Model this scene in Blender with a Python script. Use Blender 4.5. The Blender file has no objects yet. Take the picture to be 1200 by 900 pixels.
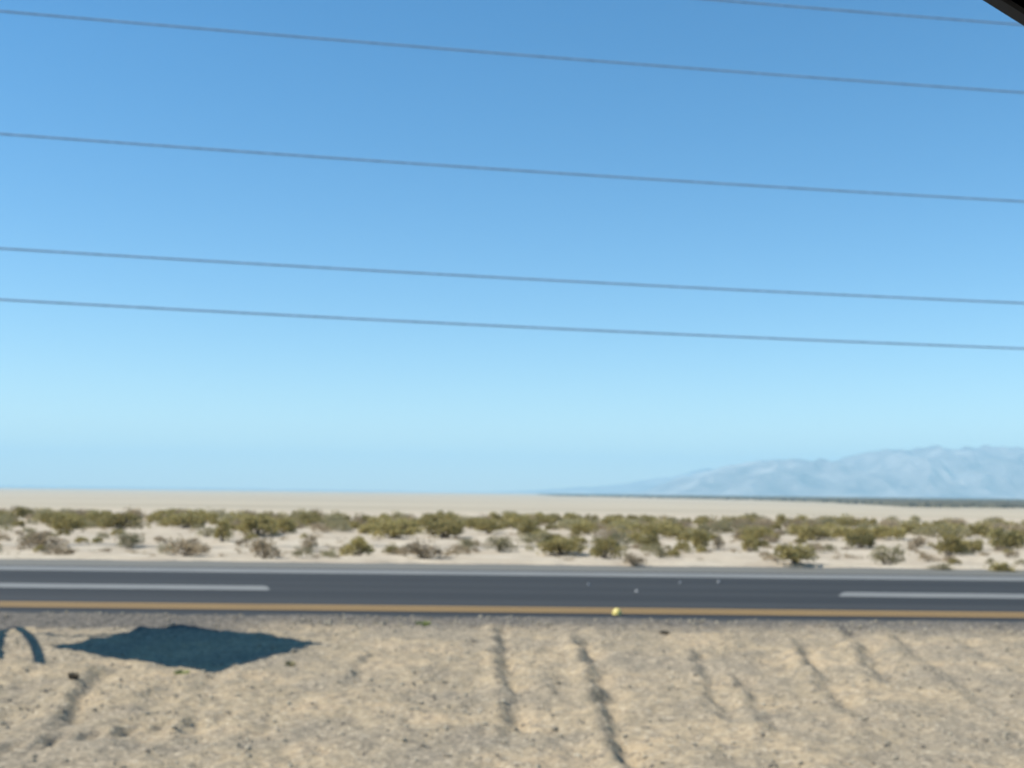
import bpy, math, random
import numpy as np
from mathutils import Vector, Matrix

random.seed(7)
RNG = np.random.default_rng(11)
sc = bpy.context.scene
COL = sc.collection
R = math.radians

# ------------------------------------------------------------------ camera numbers
F, CAMH = 1300.0, 1.73            # focal length in photo pixels (1200 wide), eye height in metres
PX, PY = 600.0, 577.0             # point of the photo that looks straight at the horizon
ROLL = math.atan(0.0108)


def ray(px, py):
    dx, dy = px - PX, py - PY
    c, s = math.cos(ROLL), math.sin(ROLL)
    return (dx * c + dy * s) / F, (-dx * s + dy * c) / F      # right, down (per metre forward)


def ground_at(px, py, z=0.0):
    r, d = ray(px, py)
    D = (CAMH - z) / d
    return r * D, D


# ------------------------------------------------------------------ sun
ELEV = 50.0
S = Vector((2.6, 0.5)).normalized()       # direction in which shadows fall
K = 1.0 / math.tan(R(ELEV))

# ------------------------------------------------------------------ helpers


def link(o, parent=None):
    COL.objects.link(o)
    if parent is not None:
        o.parent = parent
    return o


def tag(o, label=None, cat=None, group=None, kind=None):
    if label:
        o['label'] = label
    if cat:
        o['category'] = cat
    if group:
        o['group'] = group
    if kind:
        o['kind'] = kind
    return o


def empty(name, loc, label, cat, group=None, rz=0.0):
    o = bpy.data.objects.new(name, None)
    o.location = loc
    o.rotation_euler = (0, 0, rz)
    o.empty_display_size = 0.2
    link(o)
    return tag(o, label, cat, group)


def mesh_obj(name, verts, faces, mats, parent=None, smooth=False, mat_idx=None, loc=None):
    me = bpy.data.meshes.new(name)
    if isinstance(verts, np.ndarray):
        verts = verts.tolist()
    me.from_pydata(verts, [], faces)
    for m in (mats if isinstance(mats, (list, tuple)) else [mats]):
        me.materials.append(m)
    if smooth:
        me.polygons.foreach_set('use_smooth', [True] * len(me.polygons))
    if mat_idx is not None:
        me.polygons.foreach_set('material_index', mat_idx)
    me.update()
    o = bpy.data.objects.new(name, me)
    if loc is not None:
        o.location = loc
    return link(o, parent)


class MB:
    """collects shapes for one mesh"""

    def __init__(self):
        self.v, self.f = [], []

    def add(self, v, f):
        n = len(self.v)
        self.v += [tuple(p) for p in v]
        self.f += [tuple(i + n for i in q) for q in f]
        return self

    def box(self, x0, x1, y0, y1, z0, z1):
        v = [(x, y, z) for z in (z0, z1) for y in (y0, y1) for x in (x0, x1)]
        return self.add(v, [(0, 2, 3, 1), (4, 5, 7, 6), (0, 1, 5, 4), (2, 6, 7, 3), (0, 4, 6, 2), (1, 3, 7, 5)])

    def tube(self, pts, rad, n=8, cap=True):
        pts = [Vector(p) for p in pts]
        rads = rad if isinstance(rad, (list, tuple)) else [rad] * len(pts)
        base = len(self.v)
        for i, p in enumerate(pts):
            t = (pts[min(i + 1, len(pts) - 1)] - pts[max(i - 1, 0)]).normalized()
            a = Vector((0, 0, 1)) if abs(t.z) < 0.9 else Vector((0, 1, 0))
            u = t.cross(a).normalized()
            w = u.cross(t).normalized()
            for k in range(n):
                an = 2 * math.pi * k / n
                self.v.append(tuple(p + (u * math.cos(an) + w * math.sin(an)) * rads[i]))
        for i in range(len(pts) - 1):
            for k in range(n):
                a0 = base + i * n + k
                a1 = base + i * n + (k + 1) % n
                self.f.append((a0, a1, a1 + n, a0 + n))
        if cap:
            self.f.append(tuple(base + k for k in range(n))[::-1])
            e = base + (len(pts) - 1) * n
            self.f.append(tuple(e + k for k in range(n)))
        return self

    def prism(self, poly, axis_vec, origin=(0, 0, 0), ux=(1, 0, 0), uz=(0, 0, 1)):
        """poly in (u, w) extruded along axis_vec"""
        o, ux, uz, ax = Vector(origin), Vector(ux), Vector(uz), Vector(axis_vec)
        n = len(poly)
        a = [o + ux * p[0] + uz * p[1] for p in poly]
        b = [q + ax for q in a]
        f = [tuple(range(n)), tuple(range(2 * n - 1, n - 1, -1))]
        f += [(i, i + n, (i + 1) % n + n, (i + 1) % n) for i in range(n)]
        return self.add(a + b, f)

    def ring(self, outer, inner, y0, y1):
        n = len(outer)
        v = [(p[0], y0, p[1]) for p in outer] + [(p[0], y0, p[1]) for p in inner]
        v += [(p[0], y1, p[1]) for p in outer] + [(p[0], y1, p[1]) for p in inner]
        f = []
        for i in range(n):
            j = (i + 1) % n
            f += [(i, j, n + j, n + i), (2 * n + i, 3 * n + i, 3 * n + j, 2 * n + j),
                  (i, 2 * n + i, 2 * n + j, j), (n + i, n + j, 3 * n + j, 3 * n + i)]
        return self.add(v, f)

    def build(self, name, mat, parent=None, smooth=False, loc=None):
        return mesh_obj(name, self.v, self.f, mat, parent, smooth, None, loc)


# numpy value noise ------------------------------------------------
def _hash(ix, iy, seed):
    h = (ix.astype(np.int64) * 374761393 + iy.astype(np.int64) * 668265263 + seed * 974711) & 0xffffffff
    h = ((h ^ (h >> 13)) * 1274126177) & 0xffffffff
    h = h ^ (h >> 16)
    return (h & 0xffff) / 65535.0


def vnoise(x, y, seed=0):
    ix, iy = np.floor(x), np.floor(y)
    fx, fy = x - ix, y - iy
    fx, fy = fx * fx * (3 - 2 * fx), fy * fy * (3 - 2 * fy)
    a, b = _hash(ix, iy, seed), _hash(ix + 1, iy, seed)
    c, d = _hash(ix, iy + 1, seed), _hash(ix + 1, iy + 1, seed)
    return (a + (b - a) * fx) * (1 - fy) + (c + (d - c) * fx) * fy


def fbm(x, y, octv, seed=0, gain=0.5):
    t, a, n = 0.0, 1.0, 0.0
    for o in range(octv):
        t = t + a * (vnoise(x * 2 ** o + 17.3 * o, y * 2 ** o - 9.1 * o, seed + o) - 0.5)
        n += a
        a *= gain
    return t / n


def sstep(a, b, x):
    t = np.clip((x - a) / (b - a), 0, 1)
    return t * t * (3 - 2 * t)


# ------------------------------------------------------------------ materials
ALB = 0.70        # all base colours below are written for a brighter exposure; this is their real reflectance


def new_mat(name, base=(0.5, 0.5, 0.5), rough=0.9, spec=0.2):
    m = bpy.data.materials.new(name)
    m.use_nodes = True
    b = m.node_tree.nodes['Principled BSDF']
    b.inputs['Base Color'].default_value = (*[ALB * v for v in base], 1)
    b.inputs['Roughness'].default_value = rough
    b.inputs['Specular IOR Level'].default_value = spec
    return m


class NT:
    def __init__(self, m):
        self.t = m.node_tree
        self.b = self.t.nodes['Principled BSDF']

    def n(self, typ, **kw):
        nd = self.t.nodes.new(typ)
        for k, v in kw.items():
            setattr(nd, k, v)
        return nd

    def l(self, a, b):
        self.t.links.new(a, b)

    def pos(self):
        return self.n('ShaderNodeNewGeometry').outputs['Position']

    def noise(self, vec, scale, detail=4, rough=0.6, stretch=None):
        if stretch:
            mp = self.n('ShaderNodeMapping')
            mp.inputs['Scale'].default_value = stretch
            self.l(vec, mp.inputs['Vector'])
            vec = mp.outputs['Vector']
        nd = self.n('ShaderNodeTexNoise')
        nd.inputs['Scale'].default_value = scale
        nd.inputs['Detail'].default_value = detail
        nd.inputs['Roughness'].default_value = rough
        self.l(vec, nd.inputs['Vector'])
        return nd.outputs['Fac']

    def ramp(self, fac, stops):
        nd = self.n('ShaderNodeValToRGB')
        cr = nd.color_ramp
        while len(cr.elements) < len(stops):
            cr.elements.new(0.5)
        for e, (p, c) in zip(cr.elements, stops):
            e.position = p
            e.color = (*[ALB * v for v in c[:3]], 1)
        self.l(fac, nd.inputs['Fac'])
        return nd.outputs['Color']

    def mix(self, fac, a, b, blend='MIX'):
        nd = self.n('ShaderNodeMix', data_type='RGBA', blend_type=blend)
        if isinstance(fac, (int, float)):
            nd.inputs[0].default_value = fac
        else:
            self.l(fac, nd.inputs[0])
        for s, i in ((a, 6), (b, 7)):
            if isinstance(s, tuple):
                nd.inputs[i].default_value = (*[ALB * v for v in s], 1)
            else:
                self.l(s, nd.inputs[i])
        return nd.outputs[2]

    def math(self, op, a, b=None, clamp=False):
        nd = self.n('ShaderNodeMath', operation=op, use_clamp=clamp)
        for s, i in ((a, 0), (b, 1)):
            if s is None:
                continue
            if isinstance(s, (int, float)):
                nd.inputs[i].default_value = s
            else:
                self.l(s, nd.inputs[i])
        return nd.outputs[0]

    def rng(self, v, a, b):
        nd = self.n('ShaderNodeMapRange', interpolation_type='SMOOTHSTEP')
        nd.inputs['From Min'].default_value = a
        nd.inputs['From Max'].default_value = b
        self.l(v, nd.inputs['Value'])
        return nd.outputs['Result']

    def xyz(self, vec):
        nd = self.n('ShaderNodeSeparateXYZ')
        self.l(vec, nd.inputs[0])
        return nd.outputs

    def bump(self, h, strength, dist):
        nd = self.n('ShaderNodeBump')
        nd.inputs['Strength'].default_value = strength
        nd.inputs['Distance'].default_value = dist
        self.l(h, nd.inputs['Height'])
        self.l(nd.outputs['Normal'], self.b.inputs['Normal'])


# desert ground
M_GROUND = new_mat('desert_ground', rough=1.0, spec=0.05)
g = NT(M_GROUND)
P = g.pos()
X, Y, Z = g.xyz(P)
n1 = g.noise(P, 1.1, 5, 0.62)
n2 = g.noise(P, 7.0, 4, 0.65)
n3 = g.noise(P, 22.0, 3, 0.65)
n0 = g.noise(P, 0.5, 3, 0.55)
near = g.ramp(n1, [(0.32, (0.338, 0.284, 0.205)), (0.46, (0.459, 0.373, 0.245)), (0.58, (0.548, 0.432, 0.277)), (0.72, (0.597, 0.452, 0.282))])
near = g.mix(g.math('MULTIPLY', g.rng(n0, 0.45, 0.62), 0.7), near, (0.358, 0.308, 0.228))
near = g.mix(g.math('MULTIPLY', g.rng(n2, 0.48, 0.62), 0.7), near, (0.328, 0.279, 0.205))
near = g.mix(g.math('MULTIPLY', g.rng(n3, 0.54, 0.66), 0.8), near, (0.678, 0.571, 0.413))
near = g.mix(g.math('MULTIPLY', g.rng(n3, 0.46, 0.34), 0.6), near, (0.188, 0.160, 0.124))
# grey gravel spill along the pavement edge
n4 = g.noise(P, 2.6, 3, 0.6)
yy = g.math('ADD', Y, g.math('MULTIPLY', g.math('SUBTRACT', n4, 0.5), 1.6))
edge = g.rng(yy, 13.5, 15.0)
left = g.math('MULTIPLY', g.rng(yy, 13.35, 13.8), g.rng(X, -1.8, -4.2))
grey = g.math('MAXIMUM', edge, left)
near = g.mix(g.math('MULTIPLY', grey, 0.95), near, g.ramp(n3, [(0.38, (0.10, 0.095, 0.085)), (0.62, (0.26, 0.235, 0.20))]))
n5 = g.noise(P, 0.55, 4, 0.6)
belt = g.ramp(n5, [(0.35, (0.546, 0.458, 0.341)), (0.55, (0.649, 0.556, 0.418)), (0.7, (0.700, 0.613, 0.473))])
belt = g.mix(g.math('MULTIPLY', g.rng(n2, 0.50, 0.66), 0.35), belt, (0.422, 0.355, 0.264))
lake_n = g.noise(P, 0.02, 4, 0.6, (0.25, 1.0, 1.0))
lake = g.ramp(lake_n, [(0.35, (0.494, 0.422, 0.303)), (0.6, (0.597, 0.510, 0.369))])
c = g.mix(g.rng(Y, 17.0, 24.0), near, belt)
c = g.mix(g.rng(Y, 75.0, 130.0), c, lake)
g.l(c, g.b.inputs['Base Color'])
hb = g.math('ADD', g.noise(P, 14.0, 5, 0.7), g.math('MULTIPLY', n3, 0.5))
g.bump(hb, 0.9, 0.03)


def asphalt(name, lo, hi, streak=0.35):
    m = new_mat(name, rough=0.85, spec=0.25)
    a = NT(m)
    p = a.pos()
    big = a.noise(p, 1.0, 4, 0.6, (0.05, 1.6, 1.0))
    fine = a.noise(p, 60.0, 2, 0.6)
    col = a.ramp(big, [(0.35, lo), (0.65, hi)])
    tracks = a.noise(p, 1.0, 2, 0.5, (0.004, 0.9, 1.0))          # polished wheel paths run along the lanes
    col = a.mix(a.math('MULTIPLY', a.rng(tracks, 0.45, 0.62), 0.45), col, tuple(1.5 * v for v in hi))
    a.l(col, a.b.inputs['Base Color'])
    a.bump(fine, 0.4, 0.01)
    return m


M_ROAD = asphalt('asphalt', (0.033, 0.0345, 0.0345), (0.050, 0.051, 0.049), 0.2)
M_SHOULDER = asphalt('worn_shoulder', (0.165, 0.16, 0.135), (0.225, 0.215, 0.18), 0.2)


def paint(name, c0, c1):
    m = new_mat(name, rough=0.7, spec=0.3)
    a = NT(m)
    p = a.pos()
    wear = a.noise(p, 3.0, 5, 0.7, (0.2, 3.0, 1.0))
    a.l(a.ramp(wear, [(0.35, c0), (0.62, c1)]), a.b.inputs['Base Color'])
    return m


M_WHITE = paint('worn_white_paint', (0.20, 0.20, 0.185), (0.30, 0.295, 0.265))
M_YELLOW = paint('worn_yellow_paint', (0.27, 0.165, 0.055), (0.345, 0.22, 0.078))


def foliage(name, a_, b_, c_):
    m = new_mat(name, rough=0.85, spec=0.15)
    t = NT(m)
    p = t.pos()
    nz = t.noise(p, 9.0, 3, 0.6)
    oi = t.n('ShaderNodeObjectInfo')
    col = t.ramp(nz, [(0.35, a_), (0.55, b_), (0.72, c_)])
    hsv = t.n('ShaderNodeHueSaturation')
    t.l(col, hsv.inputs['Color'])
    mr = t.n('ShaderNodeMapRange')
    mr.inputs['To Min'].default_value = 0.8
    mr.inputs['To Max'].default_value = 1.25
    t.l(oi.outputs['Random'], mr.inputs['Value'])
    t.l(mr.outputs['Result'], hsv.inputs['Value'])
    t.l(hsv.outputs['Color'], t.b.inputs['Base Color'])
    tr = t.n('ShaderNodeBsdfTranslucent')
    t.l(hsv.outputs['Color'], tr.inputs['Color'])
    ms = t.n('ShaderNodeMixShader')
    ms.inputs[0].default_value = 0.42
    t.l(t.b.outputs[0], ms.inputs[1])
    t.l(tr.outputs[0], ms.inputs[2])
    t.l(ms.outputs[0], t.t.nodes['Material Output'].inputs['Surface'])
    return m


M_OLIVE = foliage('olive_leaves', (0.356, 0.299, 0.115), (0.494, 0.414, 0.167), (0.609, 0.506, 0.218))
M_TAN = foliage('dry_tan_leaves', (0.432, 0.340, 0.216), (0.540, 0.432, 0.281), (0.616, 0.508, 0.335))
M_SAGE = foliage('grey_sage_leaves', (0.358, 0.319, 0.174), (0.482, 0.426, 0.241), (0.582, 0.515, 0.314))
M_STEM = foliage('shrub_bark', (0.17, 0.14, 0.10), (0.24, 0.20, 0.145), (0.31, 0.26, 0.19))
M_WEED = foliage('green_weed_leaves', (0.24, 0.28, 0.09), (0.34, 0.38, 0.14), (0.44, 0.46, 0.20))
M_FAR = foliage('far_scrub_leaves', (0.189, 0.182, 0.128), (0.257, 0.243, 0.169), (0.324, 0.297, 0.216))

M_ROCK = new_mat('mountain_rock', rough=1.0, spec=0.05)
t = NT(M_ROCK)
rn = t.noise(t.pos(), 0.004, 6, 0.65)
t.l(t.ramp(rn, [(0.36, (0.15, 0.125, 0.12)), (0.52, (0.35, 0.30, 0.27)), (0.68, (0.60, 0.53, 0.47))]), t.b.inputs['Base Color'])

M_STONE = new_mat('gravel_stone', rough=0.95, spec=0.1)
t = NT(M_STONE)
sn = t.noise(t.pos(), 6.0, 2, 0.6)
t.l(t.ramp(sn, [(0.35, (0.22, 0.19, 0.15)), (0.5, (0.38, 0.33, 0.24)), (0.65, (0.50, 0.44, 0.33))]), t.b.inputs['Base Color'])


def plain(name, col, rough=0.6, spec=0.3, metal=0.0, var=0.15, scale=4.0):
    m = new_mat(name, rough=rough, spec=spec)
    t = NT(m)
    t.b.inputs['Metallic'].default_value = metal
    nz = t.noise(t.pos(), scale, 4, 0.6)
    t.l(t.ramp(nz, [(0.35, tuple(v * (1 - var) for v in col)), (0.65, tuple(v * (1 + var) for v in col))]), t.b.inputs['Base Color'])
    return m


M_CABLE = plain('weathered_cable', (0.30, 0.44, 0.62), 0.8, 0.1)
M_WOOD = plain('pole_wood', (0.12, 0.09, 0.065), 0.9, 0.1, 0, 0.3)
M_INS = plain('insulator_ceramic', (0.3, 0.3, 0.32), 0.3, 0.5)
M_STUD = plain('yellow_stud_ceramic', (0.86, 0.70, 0.20), 0.35, 0.5, 0, 0.06, 40)
M_BLACK = plain('black_trim', (0.002, 0.0025, 0.004), 1.0, 0.0)
M_SEAL = plain('grey_window_seal', (0.18, 0.18, 0.19), 0.6, 0.3)
M_CARPAINT = plain('dark_car_paint', (0.03, 0.035, 0.045), 0.3, 0.5)
M_TYRE = plain('tyre_rubber', (0.02, 0.02, 0.02), 0.85, 0.2)
M_RIM = plain('alloy_rim', (0.45, 0.45, 0.46), 0.35, 0.5, 0.8)
M_STEEL = plain('galvanised_steel', (0.4, 0.41, 0.42), 0.5, 0.5, 0.5)
M_SIGNY = plain('sign_yellow', (0.75, 0.48, 0.03), 0.5, 0.4, 0, 0.05)
M_CHIP = plain('pale_chip', (0.42, 0.42, 0.42), 0.8, 0.2)

# ------------------------------------------------------------------ ground sheet
GROOVES = [  # traced wheel scars and wash lines in the verge: photo points, depth, half width
    ([(588, 738), (592, 755), (597, 775), (600, 800), (604, 830), (608, 852)], 0.060, 0.050),
    ([(684, 752), (695, 768), (704, 785), (714, 812), (722, 840), (735, 872), (756, 898)], 0.075, 0.060),
    ([(818, 768), (832, 788), (842, 806), (856, 840)], 0.050, 0.055),
    ([(938, 755), (953, 775), (968, 795), (985, 815), (1000, 828), (1014, 842)], 0.050, 0.055),
    ([(998, 738), (1012, 755), (1026, 772), (1042, 796)], 0.050, 0.070),
    ([(1060, 748), (1090, 775), (1130, 802), (1180, 835)], 0.030, 0.070),
    ([(120, 787), (106, 808), (95, 826), (80, 846)], 0.045, 0.055),
    ([(872, 793), (890, 820), (912, 852)], 0.030, 0.060),
    ([(433, 768), (427, 785), (420, 800)], 0.030, 0.050),
    ([(200, 800), (185, 830), (165, 870)], 0.018, 0.08),
    ([(255, 795), (240, 830), (225, 880)], 0.018, 0.08),
    ([(0, 850), (20, 815), (40, 790)], 0.02, 0.06),
    ([(1130, 750), (1165, 772), (1200, 790)], 0.03, 0.06),
]


def ground_h(x, y):
    h = far_h(x, y)
    m = (y > 4.4) & (y < 16.6) & (np.abs(x) < 40)
    if m.any():
        h[m] += verge_h(x[m], y[m])
    return h


def verge_h(x, y):
    near = sstep(4.5, 6.0, y) * (1 - 0.7 * sstep(14.6, 15.3, y)) * (1 - sstep(15.7, 16.3, y))
    h = near * (0.055 * fbm(x * 1.1, y * 1.1, 3, 1) + 0.056 * fbm(x * 4.0, y * 2.6, 3, 5) + 0.050 * fbm(x * 12, y * 9, 2, 9))
    for pts, dep, hw in GROOVES:
        hw, dep = hw * 1.45, dep * 1.0
        w = [ground_at(*p) for p in pts]
        xw = x + 0.11 * (vnoise(x * 4.0, y * 4.0, 81) - 0.5) + 0.06 * (vnoise(x * 13.0, y * 10.0, 82) - 0.5)
        d = np.full(x.shape, 9.0)
        side = np.zeros(x.shape)
        for (ax, ay), (bx, by) in zip(w[:-1], w[1:]):
            vx, vy = bx - ax, by - ay
            tt = np.clip(((xw - ax) * vx + (y - ay) * vy) / (vx * vx + vy * vy), 0, 1)
            ex, ey = xw - ax - tt * vx, y - ay - tt * vy
            dd = np.hypot(ex, ey)
            m = dd < d
            d = np.where(m, dd, d)
            side = np.where(m, ex, side)
        wob = hw * (0.75 + 0.9 * vnoise(x * 5, y * 5, 31))
        h = h - near * dep * (0.45 + 1.0 * vnoise(x * 3.3, y * 2.1, 83)) * np.exp(-(d / wob) ** 2)
        h = h + near * dep * 0.75 * np.exp(-((side + 1.9 * hw) / (1.1 * hw)) ** 2) * (d < 4 * hw) * (0.4 + 1.0 * vnoise(x * 6, y * 6, 33))
    # tread marks low on the left
    (ax, ay), (bx, by) = ground_at(-20, 880), ground_at(260, 838)
    vx, vy = bx - ax, by - ay
    L = math.hypot(vx, vy)
    u = ((x - ax) * vx + (y - ay) * vy) / L
    w_ = (-(x - ax) * vy + (y - ay) * vx) / L
    m = sstep(0, 0.2, u) * (1 - sstep(L - 0.3, L, u)) * np.exp(-(w_ / 0.12) ** 2)
    h = h + 0.045 * m * np.sin((x - ax) * 2 * math.pi / 0.19 + 1.5 * w_) * near
    return h


def far_h(x, y):
    h = np.zeros(np.shape(x))
    # bed of the road
    rag = 0.45 * (vnoise(x * 0.8, y * 0, 71) - 0.5) + 0.25 * (vnoise(x * 3.1, y * 2, 72) - 0.5)
    under = sstep(15.2, 15.55, y + 0.7 * rag) * (1 - sstep(26.35, 26.7, y + 0.8 * rag))
    h = h - 0.10 * under + 0.022 * np.exp(-((y - 15.1) / 0.35) ** 2)
    mid = sstep(26.9, 28.5, y) * (1 - sstep(85, 105, y))
    h = h + mid * (0.32 * fbm(x * 0.16, y * 0.16, 4, 21) + 0.14 * fbm(x * 0.9, y * 0.9, 3, 25) + 0.05)
    h = h + 0.10 * np.exp(-((y - 26.95 + 0.5 * rag) / 0.25) ** 2) * (0.5 + 0.6 * vnoise(x * 0.9, y * 0.9, 41))   # graded berm
    h = h - 2.4 * sstep(75, 240, y)
    h = h + sstep(120, 400, y) * 0.3 * fbm(x * 0.01, y * 0.01, 2, 50)
    return h


def grow(start, step, ratio, end):
    out, v = [], start
    while v < end:
        step *= ratio
        v += step
        out.append(min(v, end))
    return out


core = list(np.arange(-8.6, 8.601, 0.042))
gx = grow(8.6, 0.042, 1.045, 8400)
xs = np.array([-v for v in gx[::-1]] + core + gx)
ys = [-2400, -900, -300, -120, -60, -30, -15, -8, -4, 0, 2.5, 4.0, 4.8, 5.4]
ys += list(np.arange(5.8, 15.4, 0.040)) + [15.6, 16.5, 18, 20, 22, 24, 26, 26.4] + list(np.arange(26.6, 30.0, 0.1))
ys += grow(30.0, 0.1, 1.03, 8800)
ys = np.array(ys)
GX, GY = np.meshgrid(xs, ys)
GZ = ground_h(GX, GY)
nx, ny = len(xs), len(ys)
idx = np.arange(nx * ny).reshape(ny, nx)
quads = np.stack([idx[:-1, :-1], idx[:-1, 1:], idx[1:, 1:], idx[1:, :-1]], -1).reshape(-1, 4)
me = bpy.data.meshes.new('ground')
me.vertices.add(nx * ny)
me.vertices.foreach_set('co', np.stack([GX, GY, GZ], -1).reshape(-1))
me.loops.add(quads.size)
me.loops.foreach_set('vertex_index', quads.reshape(-1))
me.polygons.add(len(quads))
me.polygons.foreach_set('loop_start', np.arange(0, quads.size, 4))
me.polygons.foreach_set('use_smooth', np.ones(len(quads), bool))
me.update(calc_edges=True)
me.validate()
me.materials.append(M_GROUND)
ground = link(bpy.data.objects.new('ground', me))
tag(ground, kind='structure')


def gz(x, y):
    return float(ground_h(np.array([float(x)]), np.array([float(y)]))[0])


# ------------------------------------------------------------------ roads
def strip(mb, x0, x1, y0, y1, z):
    """long thin sheet split along its length"""
    xs_ = [x0, x1] if x1 - x0 < 60 else [x0, -400, -120, -40, 0, 40, 120, 400, x1]
    n = len(mb.v)
    for xx in xs_:
        mb.v += [(xx, y0, z), (xx, y1, z)]
    for i in range(len(xs_) - 1):
        a = n + 2 * i
        mb.f.append((a, a + 2, a + 3, a + 1))


XR = 3000
m = MB()
strip(m, -XR, XR, 15.02, 24.56, 0.0)
m.add([(-XR, 15.02, -0.08), (XR, 15.02, -0.08), (XR, 15.02, 0.0), (-XR, 15.02, 0.0)], [(0, 1, 2, 3)])
tag(m.build('road', M_ROAD), kind='structure')
m = MB()
strip(m, -XR, XR, 24.56, 27.0, 0.0)
tag(m.build('road_shoulder', M_SHOULDER), kind='structure')
m = MB()
strip(m, -XR, XR, -3.6, 3.6, 0.02)
tag(m.build('near_road', M_ROAD), kind='structure')
m = MB()
strip(m, -XR, XR, 15.96, 16.33, 0.005)
strip(m, -XR, XR, 16.37, 16.74, 0.005)
tag(m.build('road_centre_marking', M_YELLOW), kind='structure')
m = MB()
strip(m, -XR, XR, 23.05, 24.2, 0.005)
tag(m.build('road_edge_marking', M_WHITE), kind='structure')
m = MB()
xa = ground_at(312, 689)[0]
xb = ground_at(996, 699)[0]
gap = xb - xa
per = gap + 5.3
for k in range(-14, 15):
    x0_, x1_ = xb + k * per, xb + k * per + 5.3
    e0, e1 = x0_ * 0.03, x1_ * 0.03
    m.add([(x0_ - e0, 19.02, 0.005), (x1_ - e1, 19.02, 0.005), (x1_ - 0.7 * e1 + 0.05, 19.2, 0.005), (x1_ + 0.7 * e1 + 0.05, 19.78, 0.005), (x1_ + e1, 19.92, 0.005),
           (x0_ + e0, 19.92, 0.005), (x0_ + 0.7 * e0 - 0.05, 19.78, 0.005), (x0_ - 0.7 * e0 - 0.05, 19.2, 0.005)], [tuple(range(8))])
tag(m.build('road_lane_marking', M_WHITE), kind='structure')

# reflective stud on the yellow line
sx, sy = ground_at(723, 720.5)
v, f = [], []
nr, ns = 6, 20
for i in range(nr + 1):
    a = i / nr * math.pi / 2
    for k in range(ns):
        b = 2 * math.pi * k / ns
        v.append((0.068 * math.cos(a) * math.cos(b), 0.068 * math.cos(a) * math.sin(b), 0.006 + 0.085 * math.sin(a) if i else 0.0))
for i in range(nr):
    for k in range(ns):
        f.append((i * ns + k, i * ns + (k + 1) % ns, (i + 1) * ns + (k + 1) % ns, (i + 1) * ns + k))
stud = mesh_obj('road_stud', v, f, M_STUD, None, True, None, (sx, sy, 0.006))
tag(stud, 'small domed yellow ceramic stud on the yellow road line', 'road stud')

CHIPS = [(690, 686, 'pale chip standing in for a window dirt speck, left of the yellow stud'),
         (746, 694, 'pale chip standing in for a window dirt speck, just right of the yellow stud'),
         (797, 684, 'pale chip standing in for a window dirt speck by the white edge line, second farthest right'),
         (842, 683, 'tiny pale chip standing in for a window dirt speck, farthest right of the yellow stud')]
for px, py, lab in CHIPS:  # chips added for pale specks taken for dirt on the window glass
    x, y = ground_at(px, py)
    mb = MB()
    k = 7
    r0 = [0.03 * (0.7 + 0.6 * random.random()) for _ in range(k)]
    a = [(r0[i] * math.cos(6.283 * i / k), r0[i] * 0.8 * math.sin(6.283 * i / k)) for i in range(k)]
    vv = [(p[0], p[1], 0) for p in a] + [(p[0] * 0.7, p[1] * 0.7, 0.03 + 0.02 * random.random()) for p in a] + [(0, 0, 0.045)]
    ff = [(i, (i + 1) % k, k + (i + 1) % k, k + i) for i in range(k)] + [(k + i, k + (i + 1) % k, 2 * k) for i in range(k)]
    mb.add(vv, ff)
    tag(mb.build('speck_chip', M_CHIP, None, False, (x, y, 0.004)), lab, 'dirt speck stand-in', 'pale chips standing in for window dirt')

# loose stones of the verge
sv, sf = [], []
ico_v = [(0, 0, 1), (0.9, 0, 0.3), (0.28, 0.85, 0.3), (-0.72, 0.53, 0.3), (-0.72, -0.53, 0.3), (0.28, -0.85, 0.3),
         (0.72, 0.53, -0.35), (-0.28, 0.85, -0.35), (-0.9, 0, -0.35), (-0.28, -0.85, -0.35), (0.72, -0.53, -0.35)]
ico_f = [(0, 1, 2), (0, 2, 3), (0, 3, 4), (0, 4, 5), (0, 5, 1), (1, 6, 2), (2, 7, 3), (3, 8, 4), (4, 9, 5), (5, 10, 1), (2, 6, 7), (3, 7, 8),
         (4, 8, 9), (5, 9, 10), (1, 10, 6)]
N = 9000
u = RNG.random(N)
SY = 5.9 + 9.3 * u ** 1.1
SX = (RNG.random(N) * 2 - 1) * (SY * 0.5 + 1.5)
dens = vnoise(SX * 0.9, SY * 0.9, 77)
keep = dens > RNG.random(N) * 0.8
SX, SY = SX[keep], SY[keep]
SZ = ground_h(SX, SY)
for x, y, z in zip(SX, SY, SZ):
    r = 0.007 + 0.020 * random.random() ** 4 + (0.010 if y > 14 else 0)
    an = random.random() * 6.28
    ca, sa = math.cos(an), math.sin(an)
    s1, s2, s3 = 0.8 + 0.5 * random.random(), 0.7 + 0.4 * random.random(), 0.5 + 0.4 * random.random()
    b = len(sv)
    for p in ico_v:
        j = 0.8 + 0.4 * random.random()
        qx, qy, qz = p[0] * s1 * r * j, p[1] * s2 * r * j, p[2] * s3 * r
        sv.append((x + qx * ca - qy * sa, y + qx * sa + qy * ca, z + qz + 0.2 * r))
    sf += [tuple(i + b for i in q) for q in ico_f]
gr = mesh_obj('gravel', sv, sf, M_STONE)
tag(gr, 'loose pale stones strewn over the sandy verge before the road', 'gravel', kind='stuff')


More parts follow.
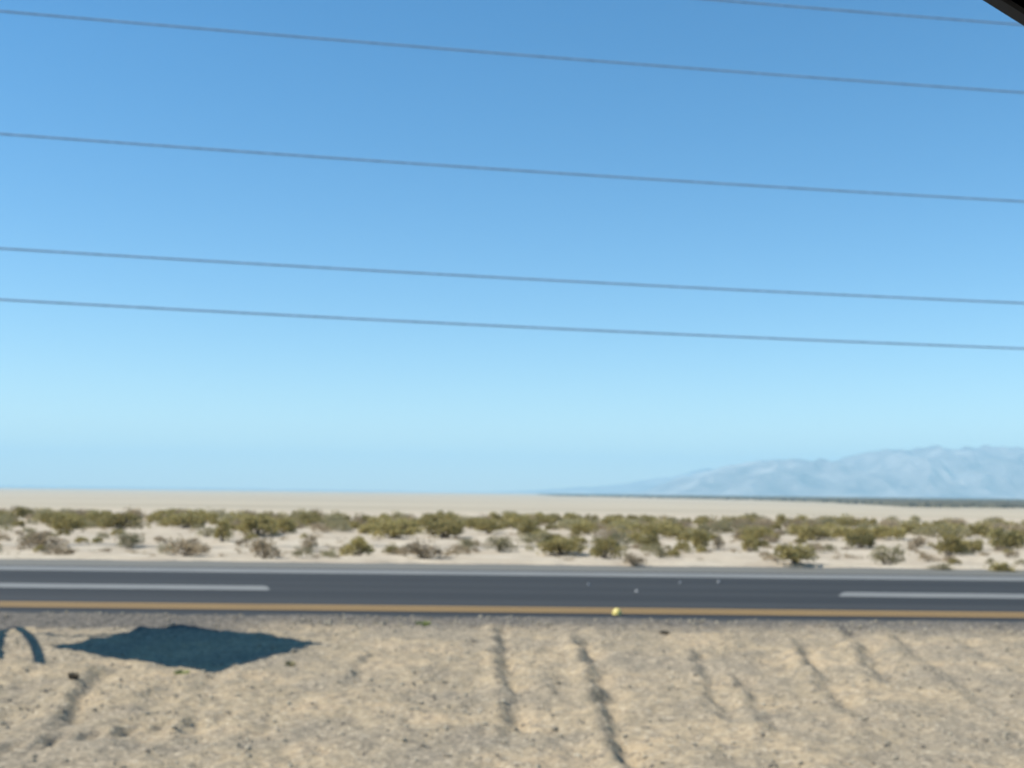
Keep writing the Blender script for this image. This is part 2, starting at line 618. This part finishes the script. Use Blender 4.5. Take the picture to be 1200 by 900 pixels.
# ------------------------------------------------------------------ shrubs
def shrub_meshes(seed, nleaf, lobes, leaf, mat, openness=0.35, upright=0.3):
    """unit shrub: about 1 wide and 1 high; returns foliage mesh and stem mesh"""
    rs = random.Random(seed)
    cl = []
    for _ in range(lobes):
        an, rr = rs.random() * 6.283, 0.30 * math.sqrt(rs.random())
        cl.append((rr * math.cos(an), rr * math.sin(an), 0.28 + 0.36 * rs.random() * (1 - rr), 0.13 + 0.13 * rs.random()))
    for k in range(5):
        an = 6.283 * k / 5 + rs.random()
        cl.append((0.33 * math.cos(an), 0.33 * math.sin(an), 0.16 + 0.12 * rs.random(), 0.12 + 0.08 * rs.random()))
    v, f = [], []
    for i in range(nleaf):
        cx, cy, cz, cr = rs.choice(cl)
        d = Vector((rs.gauss(0, 1), rs.gauss(0, 1), rs.gauss(0, 1))).normalized() * cr * (rs.random() ** openness) * (1.0 + (0.5 if rs.random() < 0.12 else 0))
        p = Vector((cx, cy, cz)) + d
        if p.z < 0.015:
            p.z = 0.015 + 0.05 * rs.random()
        a = (Vector((p.x * 0.9, p.y * 0.9, upright + 0.2)) + Vector((rs.gauss(0, .5), rs.gauss(0, .5), rs.gauss(0, .5)))).normalized()
        b = a.cross(Vector((rs.gauss(0, 1), rs.gauss(0, 1), rs.gauss(0, 1)))).normalized()
        ln, wd = leaf * (0.7 + 0.9 * rs.random()), leaf * (0.28 + 0.3 * rs.random())
        n = len(v)
        v += [tuple(p - b * wd * 0.5), tuple(p + a * ln * 0.5 - b * wd), tuple(p + a * ln), tuple(p + a * ln * 0.5 + b * wd)]
        f.append((n, n + 1, n + 2, n + 3))
    fm = bpy.data.meshes.new('foliage')
    fm.from_pydata(v, [], f)
    fm.materials.append(mat)
    sm = MB()
    for cx, cy, cz, cr in cl:
        mid = (cx * 0.45 + rs.gauss(0, .03), cy * 0.45 + rs.gauss(0, .03), cz * 0.55)
        sm.tube([(cx * 0.06, cy * 0.06, -0.06), mid, (cx, cy, cz + cr * 0.3)], [0.018, 0.012, 0.005], 5)
        for _ in range(2):
            q = (cx + rs.gauss(0, cr * .6), cy + rs.gauss(0, cr * .6), cz + cr * rs.random())
            sm.tube([mid, q], [0.008, 0.003], 4)
    me_ = bpy.data.meshes.new('stems')
    me_.from_pydata(sm.v, [], sm.f)
    me_.materials.append(M_STEM)
    return fm, me_


PROTO = {
    'olive': [shrub_meshes(100 + i, 900, 9, 0.075, M_OLIVE) for i in range(5)],
    'tan': [shrub_meshes(200 + i, 520, 8, 0.07, M_TAN, 0.45, 0.5) for i in range(4)],
    'sage': [shrub_meshes(300 + i, 700, 8, 0.06, M_SAGE) for i in range(4)],
}
KIND_NAME = {'olive': 'olive_shrub', 'tan': 'dry_shrub', 'sage': 'sage_shrub'}


def place_shrub(kind, x, y, w, h, label, group, parts=True, k=None):
    fm, sm = random.choice(PROTO[kind]) if k is None else PROTO[kind][k % len(PROTO[kind])]
    z = gz(x, y)
    rz = random.random() * 6.283
    sc_ = (w * 1.02, w * 1.02, h * 1.12)
    if parts:
        root = empty(KIND_NAME[kind], (x, y, z - 0.01), label, 'shrub', group, rz)
        root.scale = sc_
        link(bpy.data.objects.new('foliage', fm), root)
        link(bpy.data.objects.new('stems', sm), root)
    else:
        root = bpy.data.objects.new(KIND_NAME[kind], fm)
        root.location, root.rotation_euler, root.scale = (x, y, z - 0.01), (0, 0, rz), sc_
        link(root)
        tag(root, label, 'shrub', group)
    return root


# the shrubs one can tell apart: left, right, top and bottom in the photo
NAMED = [
    ('tan', 18, 67, 615, 643, 'thin grey brown shrub standing at the far left, behind the low dry one'),
    ('tan', 47, 85, 634, 654, 'low pinkish dry shrub beside the road at the far left'),
    ('olive', 58, 94, 601, 629, 'tall olive shrub near the left edge with a dark base, first of the big ones'),
    ('olive', 110, 160, 600, 624, 'broad olive shrub second from the left, behind a small paler one'),
    ('sage', 132, 163, 616, 641, 'small pale olive shrub tucked in front of the broad one near the left'),
    ('tan', 190, 238, 627, 654, 'wide tan brown shrub close to the road, above the diamond shadow'),
    ('olive', 193, 234, 600, 623, 'olive shrub behind the wide tan brown one above the diamond shadow'),
    ('sage', 230, 251, 619, 633, 'tiny grey shrub between the tan brown one and a taller olive one'),
    ('olive', 249, 268, 606, 637, 'narrow olive shrub right of the tiny grey one, left third'),
    ('olive', 277, 321, 602, 631, 'dense olive shrub right behind the upright dry shrub of the left third'),
    ('tan', 289, 328, 622, 656, 'upright dry brown shrub at the road, above the end of the left lane dash'),
    ('olive', 316, 344, 602, 629, 'olive shrub right of the dense one, above the end of the lane dash'),
    ('tan', 350, 371, 619, 644, 'small greyish brown shrub standing alone right of the left lane dash'),
    ('sage', 379, 389, 639, 649, 'tiny bluish grey tuft close to the road, left of the middle'),
    ('olive', 399, 434, 622, 649, 'round olive shrub in front of a big one, left of the middle'),
    ('olive', 432, 488, 606, 634, 'very wide olive shrub left of the middle, behind the brown mound shrub'),
    ('tan', 466, 522, 632, 658, 'widest brown dry shrub, mounded, close to the road left of the middle'),
    ('olive', 496, 544, 606, 633, 'big olive shrub right behind the widest brown dry shrub'),
    ('sage', 534, 558, 627, 644, 'grey shrub added where a bluish shadow lies on open sand, just left of the middle'),  # shrub put in to stand for a bluish shadow patch
    ('sage', 568, 605, 625, 647, 'low rounded grey green shrub alone on open sand in the middle'),
    ('olive', 558, 588, 607, 629, 'olive shrub behind the low rounded grey green one in the middle'),
    ('olive', 606, 634, 607, 631, 'small olive shrub just right of the middle, at the belt front'),
    ('olive', 631, 684, 625, 652, 'large spreading olive shrub in front of the belt, left of the yellow stud'),
    ('olive', 692, 728, 626, 656, 'loose olive brown shrub standing right above the yellow stud'),
    ('tan', 729, 758, 646, 664, 'low faint tan shrub at the road edge, right of the yellow stud'),
    ('olive', 755, 772, 621, 648, 'slim olive shrub behind the dark grey tuft right of the yellow stud'),
    ('sage', 766, 785, 639, 656, 'dark grey tuft right of the yellow stud, near the road'),
    ('olive', 812, 832, 615, 648, 'slim tall olive shrub between the yellow stud and the big roadside one'),
    ('tan', 836, 850, 622, 643, 'narrow dry shrub just right of the slim tall olive one'),
    ('olive', 871, 889, 625, 649, 'small upright olive shrub left of the big roadside one'),
    ('olive', 914, 960, 637, 665, 'big lone olive shrub on the road edge above the right lane dash'),
    ('olive', 941, 981, 613, 635, 'wide olive shrub in the belt behind the big lone roadside one'),
    ('olive', 995, 1029, 621, 644, 'olive shrub on open sand between the two big right roadside shrubs'),
    ('sage', 1026, 1062, 632, 664, 'tall grey olive shrub at the road, second big one from the right'),
    ('tan', 1066, 1088, 625, 643, 'yellowish dry shrub right behind the tall grey olive one'),
    ('sage', 1092, 1119, 654, 668, 'low olive tan shrub hugging the road edge near the right'),
    ('olive', 1099, 1135, 618, 654, 'tall olive shrub near the right, behind the low roadside tuft'),
    ('olive', 1132, 1155, 628, 649, 'small olive shrub just right of the tall one near the right'),
    ('olive', 1166, 1199, 652, 670, 'low round olive shrub on the road edge at the far right'),
    ('olive', 1164, 1206, 616, 645, 'broad olive shrub at the far right, behind the low round roadside one'),
]
taken = []
for i, (kind, l_, r_, top, bot, lab) in enumerate(NAMED):
    x, y = ground_at((l_ + r_) / 2, bot)
    w, h = (r_ - l_) / F * y * 1.15, (bot - top) / F * y * 1.05
    place_shrub(kind, x, y + w * 0.3, w, h, lab, 'shrubs at the front of the belt', True, i)
    taken.append((x, y, w))

REAR = {'olive': 'olive shrub in the dense rear belt before the pale plain',
        'tan': 'dry tan shrub scattered in the dense rear belt before the pale plain',
        'sage': 'grey sage shrub in the dense rear belt before the pale plain'}
# many grow in the belt and none is set apart from the next
count, tries = 0, 0
placed = []
while count < 540 and tries < 30000:
    tries += 1
    y = 35.0 + 30.0 * random.random() ** 0.8
    x = (random.random() * 2 - 1) * (y * 0.475 + 1.5)
    clump = vnoise(np.array([x * 0.22]), np.array([y * 0.22]), 90)[0]
    if y < 43 and clump < 0.55:
        continue
    if clump < random.random() * 0.36:
        continue
    w = 0.5 + 0.95 * random.random() ** 1.5
    if any(math.hypot(x - a, y - b) < 0.33 * (w + c_) for a, b, c_ in placed) or any(math.hypot(x - a, (y - b) * 0.5) < 0.6 * (w + c_) for a, b, c_ in taken):
        continue
    placed.append((x, y, w))
    kind = 'olive' if random.random() < 0.54 else ('sage' if random.random() < 0.5 else 'tan')
    h = min(0.74, w * (0.5 + 0.2 * random.random()))
    place_shrub(kind, x, y, w, h, REAR[kind], {'olive': 'olive shrubs of the rear belt', 'tan': 'dry shrubs of the rear belt', 'sage': 'sage shrubs of the rear belt'}[kind], False)
    count += 1

SMALL = {'olive': 'small olive tuft on the pale strip between the road and the shrub belt',
         'tan': 'small dry tuft on the pale strip between the road and the shrub belt',
         'sage': 'small grey tuft on the pale strip between the road and the shrub belt'}
count = tries = 0
while count < 95 and tries < 9000:
    tries += 1
    y = 28.2 + 10.0 * random.random()
    x = (random.random() * 2 - 1) * (y * 0.475 + 1)
    w = 0.25 + 0.4 * random.random()
    if any(math.hypot(x - a, (y - b) * 0.6) < 0.5 * (w + c_) for a, b, c_ in taken):
        continue
    taken.append((x, y, w))
    r_ = random.random()
    kind = 'tan' if r_ < 0.5 else ('sage' if r_ < 0.8 else 'olive')
    place_shrub(kind, x, y, w, w * (0.45 + 0.3 * random.random()), SMALL[kind], {'olive': 'small olive tufts by the road', 'tan': 'small dry tufts by the road', 'sage': 'small grey tufts by the road'}[kind], False)
    count += 1

# small dry litter plants between the shrubs
lv, lf = [], []
for _ in range(700):
    y = 27.9 + 30 * random.random()
    x = (random.random() * 2 - 1) * (y * 0.5 + 2)
    if vnoise(np.array([x * 0.5]), np.array([y * 0.5]), 61)[0] < 0.45:
        continue
    z = gz(x, y)
    s_ = 0.05 + 0.09 * random.random()
    for _k in range(14):
        an, le = random.random() * 6.283, s_ * (0.6 + random.random())
        d = Vector((math.cos(an), math.sin(an), 0.5 + random.random())).normalized() * le
        w_ = Vector((-math.sin(an), math.cos(an), 0)) * s_ * 0.18
        p = Vector((x + random.gauss(0, s_ * .7), y + random.gauss(0, s_ * .7), z))
        n = len(lv)
        lv += [tuple(p - w_), tuple(p + w_), tuple(p + d)]
        lf.append((n, n + 1, n + 2))
tag(mesh_obj('dry_grass', lv, lf, M_TAN), 'sparse dry grass dotted over the pale sand between the shrubs', 'dry grass', kind='stuff')

# weeds of the verge
for px, py, w, h, mat, nm, lab in [
    (496, 731, 0.20, 0.045, M_WEED, 'weed', 'small bright green weed at the near edge of the asphalt'),
    (86, 800, 0.07, 0.045, M_STEM, 'dead_weed', 'tiny dark dead weed on the sand below the diamond shadow'),
    (213, 791, 0.12, 0.04, M_WEED, 'weed', 'flat green weed just under the lower edge of the diamond shadow'),
    (340, 779, 0.08, 0.05, M_SAGE, 'weed', 'small grey green weed below the right tip of the diamond shadow'),
    (779, 741, 0.12, 0.05, M_STEM, 'dead_weed', 'small dark dead weed on the verge right of the yellow stud')]:
    x, y = ground_at(px, py)
    rs = random.Random(int(px))
    v, f = [], []
    for _ in range(90):
        an = rs.random() * 6.283
        rr = 0.5 * math.sqrt(rs.random()) * w
        p = Vector((rr * math.cos(an), rr * math.sin(an), 0))
        d = Vector((math.cos(an) * 0.5, math.sin(an) * 0.5, 0.5 + rs.random())) * h
        s_ = Vector((-math.sin(an), math.cos(an), 0)) * 0.007
        n = len(v)
        v += [tuple(p - s_), tuple(p + s_), tuple(p + d * 0.6 + s_), tuple(p + d), tuple(p + d * 0.6 - s_)]
        f.append((n, n + 1, n + 2, n + 3, n + 4))
    tag(mesh_obj(nm, v, f, mat, None, False, None, (x, y, gz(x, y) - 0.005)), lab, 'weed', 'weeds on the sandy verge')

# ------------------------------------------------------------------ far scrub and mountains
v, f = [], []
for _ in range(11000):
    y = 400 + 2600 * random.random() ** 2.0
    x = 60 + random.random() * (0.62 * y + 300)
    start = 400 + max(0.0, 1050 - (x / y) * 2900) + 200 * vnoise(np.array([x * 0.006]), np.array([3.3]), 8)[0]
    if y < start:
        continue
    z = gz(x, y)
    w, h = 2.2 + 2.5 * random.random(), 1.0 + 1.4 * random.random()
    n = len(v)
    for k in range(6):
        an = k * 1.047 + random.random() * 0.5
        v.append((x + w * math.cos(an), y + w * math.sin(an), z - 0.1))
    for k in range(6):
        an = k * 1.047 + random.random() * 0.5
        v.append((x + 0.8 * w * math.cos(an), y + 0.8 * w * math.sin(an), z + h * (0.55 + 0.3 * random.random())))
    v.append((x + random.gauss(0, .4), y, z + h))
    for k in range(6):
        k2 = (k + 1) % 6
        f += [(n + k, n + k2, n + 6 + k2, n + 6 + k), (n + 6 + k, n + 6 + k2, n + 12)]
tag(mesh_obj('scrubland', v, f, M_FAR), 'far dark band of scrub at the foot of the blue mountains', 'scrub', kind='stuff')


def mountain(name, prof, D0, depth, seed, lo, hi, nxm=520, nym=90, rough=0.8):
    xs_ = np.linspace(lo, hi, nxm)
    vs_ = np.linspace(-1, 1, nym)
    MX, MV = np.meshgrid(xs_, vs_)
    px = [p[0] for p in prof]
    pz = [p[1] for p in prof]
    jag = 1 + 0.16 * fbm(MX / 110.0, MX * 0 + seed, 4, seed + 60, 0.6)
    Hh = np.interp(MX, px, pz) * jag
    MY = D0 + MV * depth
    sc_ = 1.0 / 420.0
    warp = fbm(MX * sc_ * 0.7, MY * sc_ * 0.7, 3, seed + 40) * 1.2
    ridged = 1 - np.abs(2 * (vnoise(MX * sc_ + warp, MY * sc_ * 0.45 + warp, seed) - 0.5))
    ridged2 = 1 - np.abs(2 * (vnoise(MX * sc_ * 2.7 + warp, MY * sc_ * 1.4, seed + 3) - 0.5))
    ridged3 = 1 - np.abs(2 * (vnoise(MX * sc_ * 7.0, MY * sc_ * 4.0 + warp, seed + 6) - 0.5))
    base = np.clip(1 - np.abs(MV) ** 1.15, 0, 1)
    away = np.clip(np.abs(MV) * 2.2 + 0.10, 0, 1) * np.clip((1 - np.abs(MV)) * 4, 0, 1)
    hgt = Hh * (base * (1 + 0.05 * (ridged3 - 0.5) + 0.08 * (ridged2 - 0.5)) + rough * away * ((ridged - 0.6) * 0.55 + (ridged2 - 0.6) * 0.35 + (ridged3 - 0.6) * 0.15))
    MZ = -3.0 + np.clip(hgt, 0, None)
    n = nxm * nym
    idx_ = np.arange(n).reshape(nym, nxm)
    q = np.stack([idx_[:-1, :-1], idx_[:-1, 1:], idx_[1:, 1:], idx_[1:, :-1]], -1).reshape(-1, 4)
    o = mesh_obj(name, np.stack([MX, MY, MZ], -1).reshape(-1, 3), q.tolist(), M_ROCK)
    return tag(o, kind='structure')


D1 = 5600.0
PR = [(700, 0), (765, 4), (800, 20), (850, 33), (885, 40), (900, 40), (940, 44), (985, 43), (1000, 46), (1040, 50), (1062, 49), (1090, 56), (1112, 55), (1122, 52), (1130, 56),
      (1160, 58), (1200, 57), (1260, 60), (1330, 56), (1420, 63), (1550, 50), (1700, 30), (1900, 8)]
mountain('mountains', [((p - 600) / F * D1, h_ / F * D1 * 1.02) for p, h_ in PR], D1, 900, 3, (690 - 600) / F * D1, (1900 - 600) / F * D1)
D2 = 7600.0
PR2 = [(500, 0), (560, 1), (620, 3), (660, 6), (700, 9), (740, 14), (780, 21), (830, 32), (900, 30), (1000, 20), (1100, 0)]
mountain('hills', [((p - 600) / F * D2, h_ / F * D2) for p, h_ in PR2], D2, 700, 14, (420 - 600) / F * D2, (1110 - 600) / F * D2, 300, 50, 0.4)
PR3 = [(-900, 0), (-500, 3), (-250, 4), (0, 2.5), (150, 2.2), (300, 2), (450, 1.5), (560, 0)]
hl = mountain('low_hills', [((p - 600) / F * 8000, h_ / F * 8000) for p, h_ in PR3], 8000, 450, 24, (-900 - 600) / F * 8000, (560 - 600) / F * 8000, 300, 40, 0.4)

# ------------------------------------------------------------------ power line
DW, YAW, X0, CW, SPAN = 34.0, 0.129, 30.0, 0.0003, 140.0
zl = []
for px, py in ((0, 13), (0, 156.8), (0, 291), (0, 351)):
    r_, d_ = ray(px, py)
    D = DW / (1 - r_ * YAW)
    zl.append((CAMH - d_ * D) - CW * (r_ * D - X0) ** 2)
r_, d_ = ray(840, 0)
D = DW / (1 - r_ * YAW)
ztop = CAMH - d_ * D - CW * (r_ * D - X0) ** 2
LOWS = [ztop] + zl
WLAB = ['topmost overhead wire, crossing only the upper right corner of the sky',
        'second overhead wire from the top, the longest across the upper sky',
        'middle overhead wire of the five, alone in the open sky',
        'fourth overhead wire from the top, upper of the close lower pair',
        'lowest overhead wire, the lower of the close pair']
for zmin, lab in zip(LOWS, WLAB):
    pts = []
    for x in np.arange(X0 - 1.5 * SPAN, X0 + 1.5 * SPAN + 0.1, 2.0):
        off = (x - X0 + SPAN / 2) % SPAN - SPAN / 2
        pts.append((x, DW + YAW * x, zmin + CW * off * off))
    w = MB().tube(pts, 0.029, 8).build('overhead_wire', M_CABLE, None, True)
    tag(w, lab, 'wire', 'overhead wires across the sky')
for i, (k, lab) in enumerate([(-1.5, 'tall wooden pole carrying the wires, farthest off to the left'),
                              (-0.5, 'tall wooden pole carrying the wires, just beyond the left edge'),
                              (0.5, 'tall wooden pole carrying the wires, beyond the right edge'),
                              (1.5, 'tall wooden pole carrying the wires, farthest off to the right')]):
    x = X0 + k * SPAN
    y = DW + YAW * x
    zt = max(LOWS) + CW * (SPAN / 2) ** 2
    root = empty('utility_pole', (x, y + 0.32, -0.1), lab, 'utility pole', 'poles of the power line')
    MB().tube([(0, 0, -0.8), (0, 0, 6), (0, 0, zt + 1)], [0.19, 0.17, 0.12], 12).build('pole', M_WOOD, root, True)
    for zz in LOWS:
        za = zz + CW * (SPAN / 2) ** 2 + 0.1
        MB().tube([(0, -0.10, za), (0, -0.32, za)], 0.035, 8).build('bracket', M_STEEL, root, True)
        MB().tube([(0, -0.32, za - 0.16), (0, -0.32, za - 0.1), (0, -0.32, za - 0.06), (0, -0.32, za), (0, -0.32, za + 0.05)], [0.05, 0.08, 0.06, 0.09, 0.05], 10).build('insulator', M_INS, root, True)

# ------------------------------------------------------------------ diamond sign beside the frame (its shadow falls on the verge)
gL, gR, gT, gB = [Vector(ground_at(*p)) for p in ((74, 761), (367, 757), (200, 728.5), (236, 783))]
cen = (gL + gR + gT + gB) / 4 + Vector((0.06, 0.0))
uh = (gT - gB) / 2
ul = uh.length
ud = uh.normalized()
nd = Vector((ud.y, -ud.x))
vh = (gR - gL).length / 2 / K * 1.13
zc = 3.9
pos = cen - S * K * zc
ang = math.atan2(ud.y, ud.x)
sign = empty('warning_sign', (pos.x, pos.y, 0), 'yellow diamond road sign past the left edge, casting the dark diamond shadow on the verge', 'road sign', None, ang)
# local x runs along the panel, z up
MB().prism([(-ul, zc), (0, zc - vh), (ul, zc), (0, zc + vh)], (0, 0.03, 0), (0, 0, 0)).build('sign_panel', M_SIGNY, sign)
o_, i_ = 0.94, 0.89
MB().ring([(-ul * o_, zc), (0, zc - vh * o_), (ul * o_, zc), (0, zc + vh * o_)], [(-ul * i_, zc), (0, zc - vh * i_), (ul * i_, zc), (0, zc + vh * i_)], -0.004, -0.001).build('sign_border', M_BLACK, sign)
pxo = 0.5 * ul
MB().tube([(pxo, 0.09, -0.3), (pxo, 0.09, zc + vh * 0.3)], 0.055, 10).build('post', M_STEEL, sign, True)
for dz in (-0.35, 0.0, 0.35):
    MB().box(-0.7, pxo + 0.2, 0.031, 0.05, zc + dz - 0.03, zc + dz + 0.03).build('rail', M_STEEL, sign)

# unseen pipe, added and bent so its curved shadow enters at the left edge
hp = []
for px, py, z in ((-4, 768, 2.0), (-3, 758, 2.2), (0, 747, 2.4), (6, 738, 2.6), (14, 735, 2.72), (23, 737, 2.75), (32, 743, 2.7), (39, 752, 2.6), (43.5, 763, 2.4), (45, 776, 2.15)):
    gx_, gy_ = ground_at(px, py)
    q = Vector((gx_, gy_)) - S * K * z
    hp.append((q.x, q.y, z))
b0 = hp[0]
root = empty('shadow_pipe', (b0[0], b0[1], 0), 'added unseen pipe past the left edge, shaped to cast the small curved shadow', 'post')
loc = [(p[0] - b0[0], p[1] - b0[1], p[2]) for p in hp]
MB().tube([(0, 0, -0.3), (0, 0, 1.2)] + loc, [0.045] * (len(loc) + 2), 10).build('pipe', M_STEEL, root, True)
MB().tube([loc[3], loc[4], loc[5]], [0.06, 0.085, 0.06], 10).build('shadow_bulge', M_STEEL, root, True)  # thickening added to widen the top of the cast shadow


# ------------------------------------------------------------------ the vehicle the photograph is taken from
WY = 0.55
car = empty('vehicle', (0, 0, 0.02), 'dark vehicle around the camera, its black window frame cutting the upper right corner', 'vehicle')


def wpt(px, py):
    r_, d_ = ray(px, py)
    return (r_ * WY, CAMH - d_ * WY - 0.02)


pA, pB = wpt(1157, 0), wpt(1200, 27)
sl = (pB[1] - pA[1]) / (pB[0] - pA[0])
xt = pA[0] - 0.05
zt = pA[1] - sl * 0.05


def zl_(x):
    return pA[1] + sl * (x - pA[0])


inner = [(-1.9, 1.28), (1.20, 1.28), (1.24, 1.31), (1.22, zl_(1.22)), (0.7, zl_(0.7)), (xt, zt), (xt - 0.06, zt + 0.025), (xt - 0.16, zt + 0.04), (-1.75, zt + 0.03), (-1.86, zt - 0.02), (-1.95, 1.35)]
ci = (-0.3, 1.65)
outer = [(-1.98, 1.20), (1.30, 1.20), (1.48, 1.22), (1.46, zl_(1.30) + 0.05), (0.76, zl_(0.70) + 0.05), (xt + 0.05, zt + 0.07), (xt - 0.04, zt + 0.105), (xt - 0.15, zt + 0.125), (-1.80, zt + 0.115), (-1.95, zt + 0.04), (-2.06, 1.32)]
seal_i = []
for i, p in enumerate(inner):
    a, b = Vector(inner[i - 1]), Vector(inner[(i + 1) % len(inner)])
    tdir = (b - a).normalized()
    seal_i.append((p[0] - tdir.y * 0.0025, p[1] + tdir.x * 0.0025))
rz_ = zt + 0.125
for side in (1, -1):
    y0 = WY - 0.06 if side == 1 else -1.35
    MB().ring(outer, inner, y0, y0 + 0.06 * side).build('window_frame', M_BLACK, car)
    MB().ring(inner, seal_i, y0 + 0.05 * side, y0 + 0.058 * side).build('window_seal', M_SEAL, car)
    prof = [(-2.6, 0.5), (-2.05, 0.42)]
    prof += [(-1.6 + 0.42 * math.cos(a), 0.38 + 0.42 * math.sin(a)) for a in np.linspace(math.pi * 0.97, 0.03 * math.pi, 12)]
    prof += [(1.38, 0.40)]
    prof += [(1.85 + 0.42 * math.cos(a), 0.38 + 0.42 * math.sin(a)) for a in np.linspace(math.pi * 0.97, 0.03 * math.pi, 12)]
    prof += [(2.65, 0.45), (2.7, 0.85), (2.5, 1.08), (1.48, 1.19), (-1.98, 1.19), (-2.55, 1.15)]
    MB().prism(prof, (0, 0.10 * side, 0), (0, y0 - 0.02 * side, 0)).build('side_panel', M_CARPAINT, car)
    for wx in (-1.6, 1.85):
        wh = MB()
        wh.tube([(wx, y0 - 0.12 * side, 0.36), (wx, y0 - 0.09 * side, 0.36), (wx, y0 + 0.06 * side, 0.36), (wx, y0 + 0.09 * side, 0.36)], [0.33, 0.36, 0.36, 0.33], 28)
        w_ = wh.build('wheel', M_TYRE, car, True)
        MB().tube([(wx, y0 + 0.092 * side, 0.36), (wx, y0 + 0.10 * side, 0.36)], [0.23, 0.21], 24).build('rim', M_RIM, w_, False)
MB().prism([(-2.0, rz_ - 0.03), (xt - 0.1, rz_ - 0.03), (xt - 0.1, rz_ + 0.03), (-1.0, rz_ + 0.05), (-2.0, rz_ + 0.02)], (0, 2.02, 0), (0, -1.41, 0)).build('roof', M_CARPAINT, car)
MB().prism([(1.5, 1.10), (2.5, 1.0), (2.68, 0.85), (2.66, 0.5), (2.6, 0.5), (2.6, 0.82), (2.45, 0.94), (1.5, 1.04)], (0, 1.84, 0), (0, -1.32, 0)).build('hood', M_CARPAINT, car)
MB().box(-2.5, 2.5, -1.3, 0.5, 0.42, 0.48).build('floor_pan', M_BLACK, car)

# ------------------------------------------------------------------ haze
hz = MB().box(-8600, 8600, -2600, 9000, -4.2, 300).build('haze', None)
hz.data.materials.clear()
M_HAZE = bpy.data.materials.new('haze_air')
M_HAZE.use_nodes = True
nt = M_HAZE.node_tree
nt.nodes.clear()
out = nt.nodes.new('ShaderNodeOutputMaterial')
pv = nt.nodes.new('ShaderNodeVolumePrincipled')
pv.inputs['Color'].default_value = (0.42, 0.71, 0.885, 1)
pv.inputs['Density'].default_value = 0.00025
pv.inputs['Anisotropy'].default_value = 0.0
nt.links.new(pv.outputs[0], out.inputs['Volume'])
hz.data.materials.append(M_HAZE)
tag(hz, kind='stuff', label='pale blue haze over the far plain and mountains')

# ------------------------------------------------------------------ world, sun, camera
w = bpy.data.worlds.new('World')
sc.world = w
w.use_nodes = True
bg = w.node_tree.nodes['Background']
sky = w.node_tree.nodes.new('ShaderNodeTexSky')
sky.sky_type = 'NISHITA'
sky.sun_disc = False
sky.sun_elevation = R(ELEV)
tosun = Vector((-S.x * math.cos(R(ELEV)), -S.y * math.cos(R(ELEV)), math.sin(R(ELEV))))
sky.sun_rotation = math.atan2(tosun.x, tosun.y)
sky.altitude = 300
sky.air_density = 1.0
sky.dust_density = 0.1
sky.ozone_density = 2.5
hs = w.node_tree.nodes.new('ShaderNodeHueSaturation')
hs.inputs['Saturation'].default_value = 1.34
hs.inputs['Hue'].default_value = 0.4955
hs.inputs['Value'].default_value = 1.05
w.node_tree.links.new(sky.outputs[0], hs.inputs['Color'])
w.node_tree.links.new(hs.outputs[0], bg.inputs[0])
bg.inputs[1].default_value = 0.105

ld = bpy.data.lights.new('sun', 'SUN')
ld.energy = 5.0
ld.angle = R(0.53)
ld.color = (1.0, 0.95, 0.87)
lo = bpy.data.objects.new('sun', ld)
lo.rotation_euler = tosun.to_track_quat('Z', 'Y').to_euler()
link(lo)

cd = bpy.data.cameras.new('camera')
cd.sensor_width = 36
cd.lens = 36 * F / 1200
cd.shift_y = (PY - 450) / 1200
cd.clip_start = 0.02
cd.clip_end = 60000
cd.dof.use_dof = True
cd.dof.focus_distance = 0.65
BLUR = 5.2                                   # softness of far things, photo pixels
cd.dof.aperture_fstop = cd.lens / (BLUR * 0.65 / F * 1000)
cam = bpy.data.objects.new('camera', cd)
cam.matrix_world = Matrix.Translation((0, 0, CAMH)) @ Matrix.Rotation(R(90), 4, 'X') @ Matrix.Rotation(ROLL, 4, 'Z')
link(cam)
sc.camera = cam

sc.view_settings.view_transform = 'Standard'
sc.view_settings.look = 'None'
sc.view_settings.exposure = 0.52
sc.view_settings.gamma = 1.0
sc.render.engine = 'CYCLES'
sc.cycles.use_denoising = True
sc.cycles.max_bounces = 6
sc.cycles.volume_bounces = 1
sc.cycles.use_adaptive_sampling = False
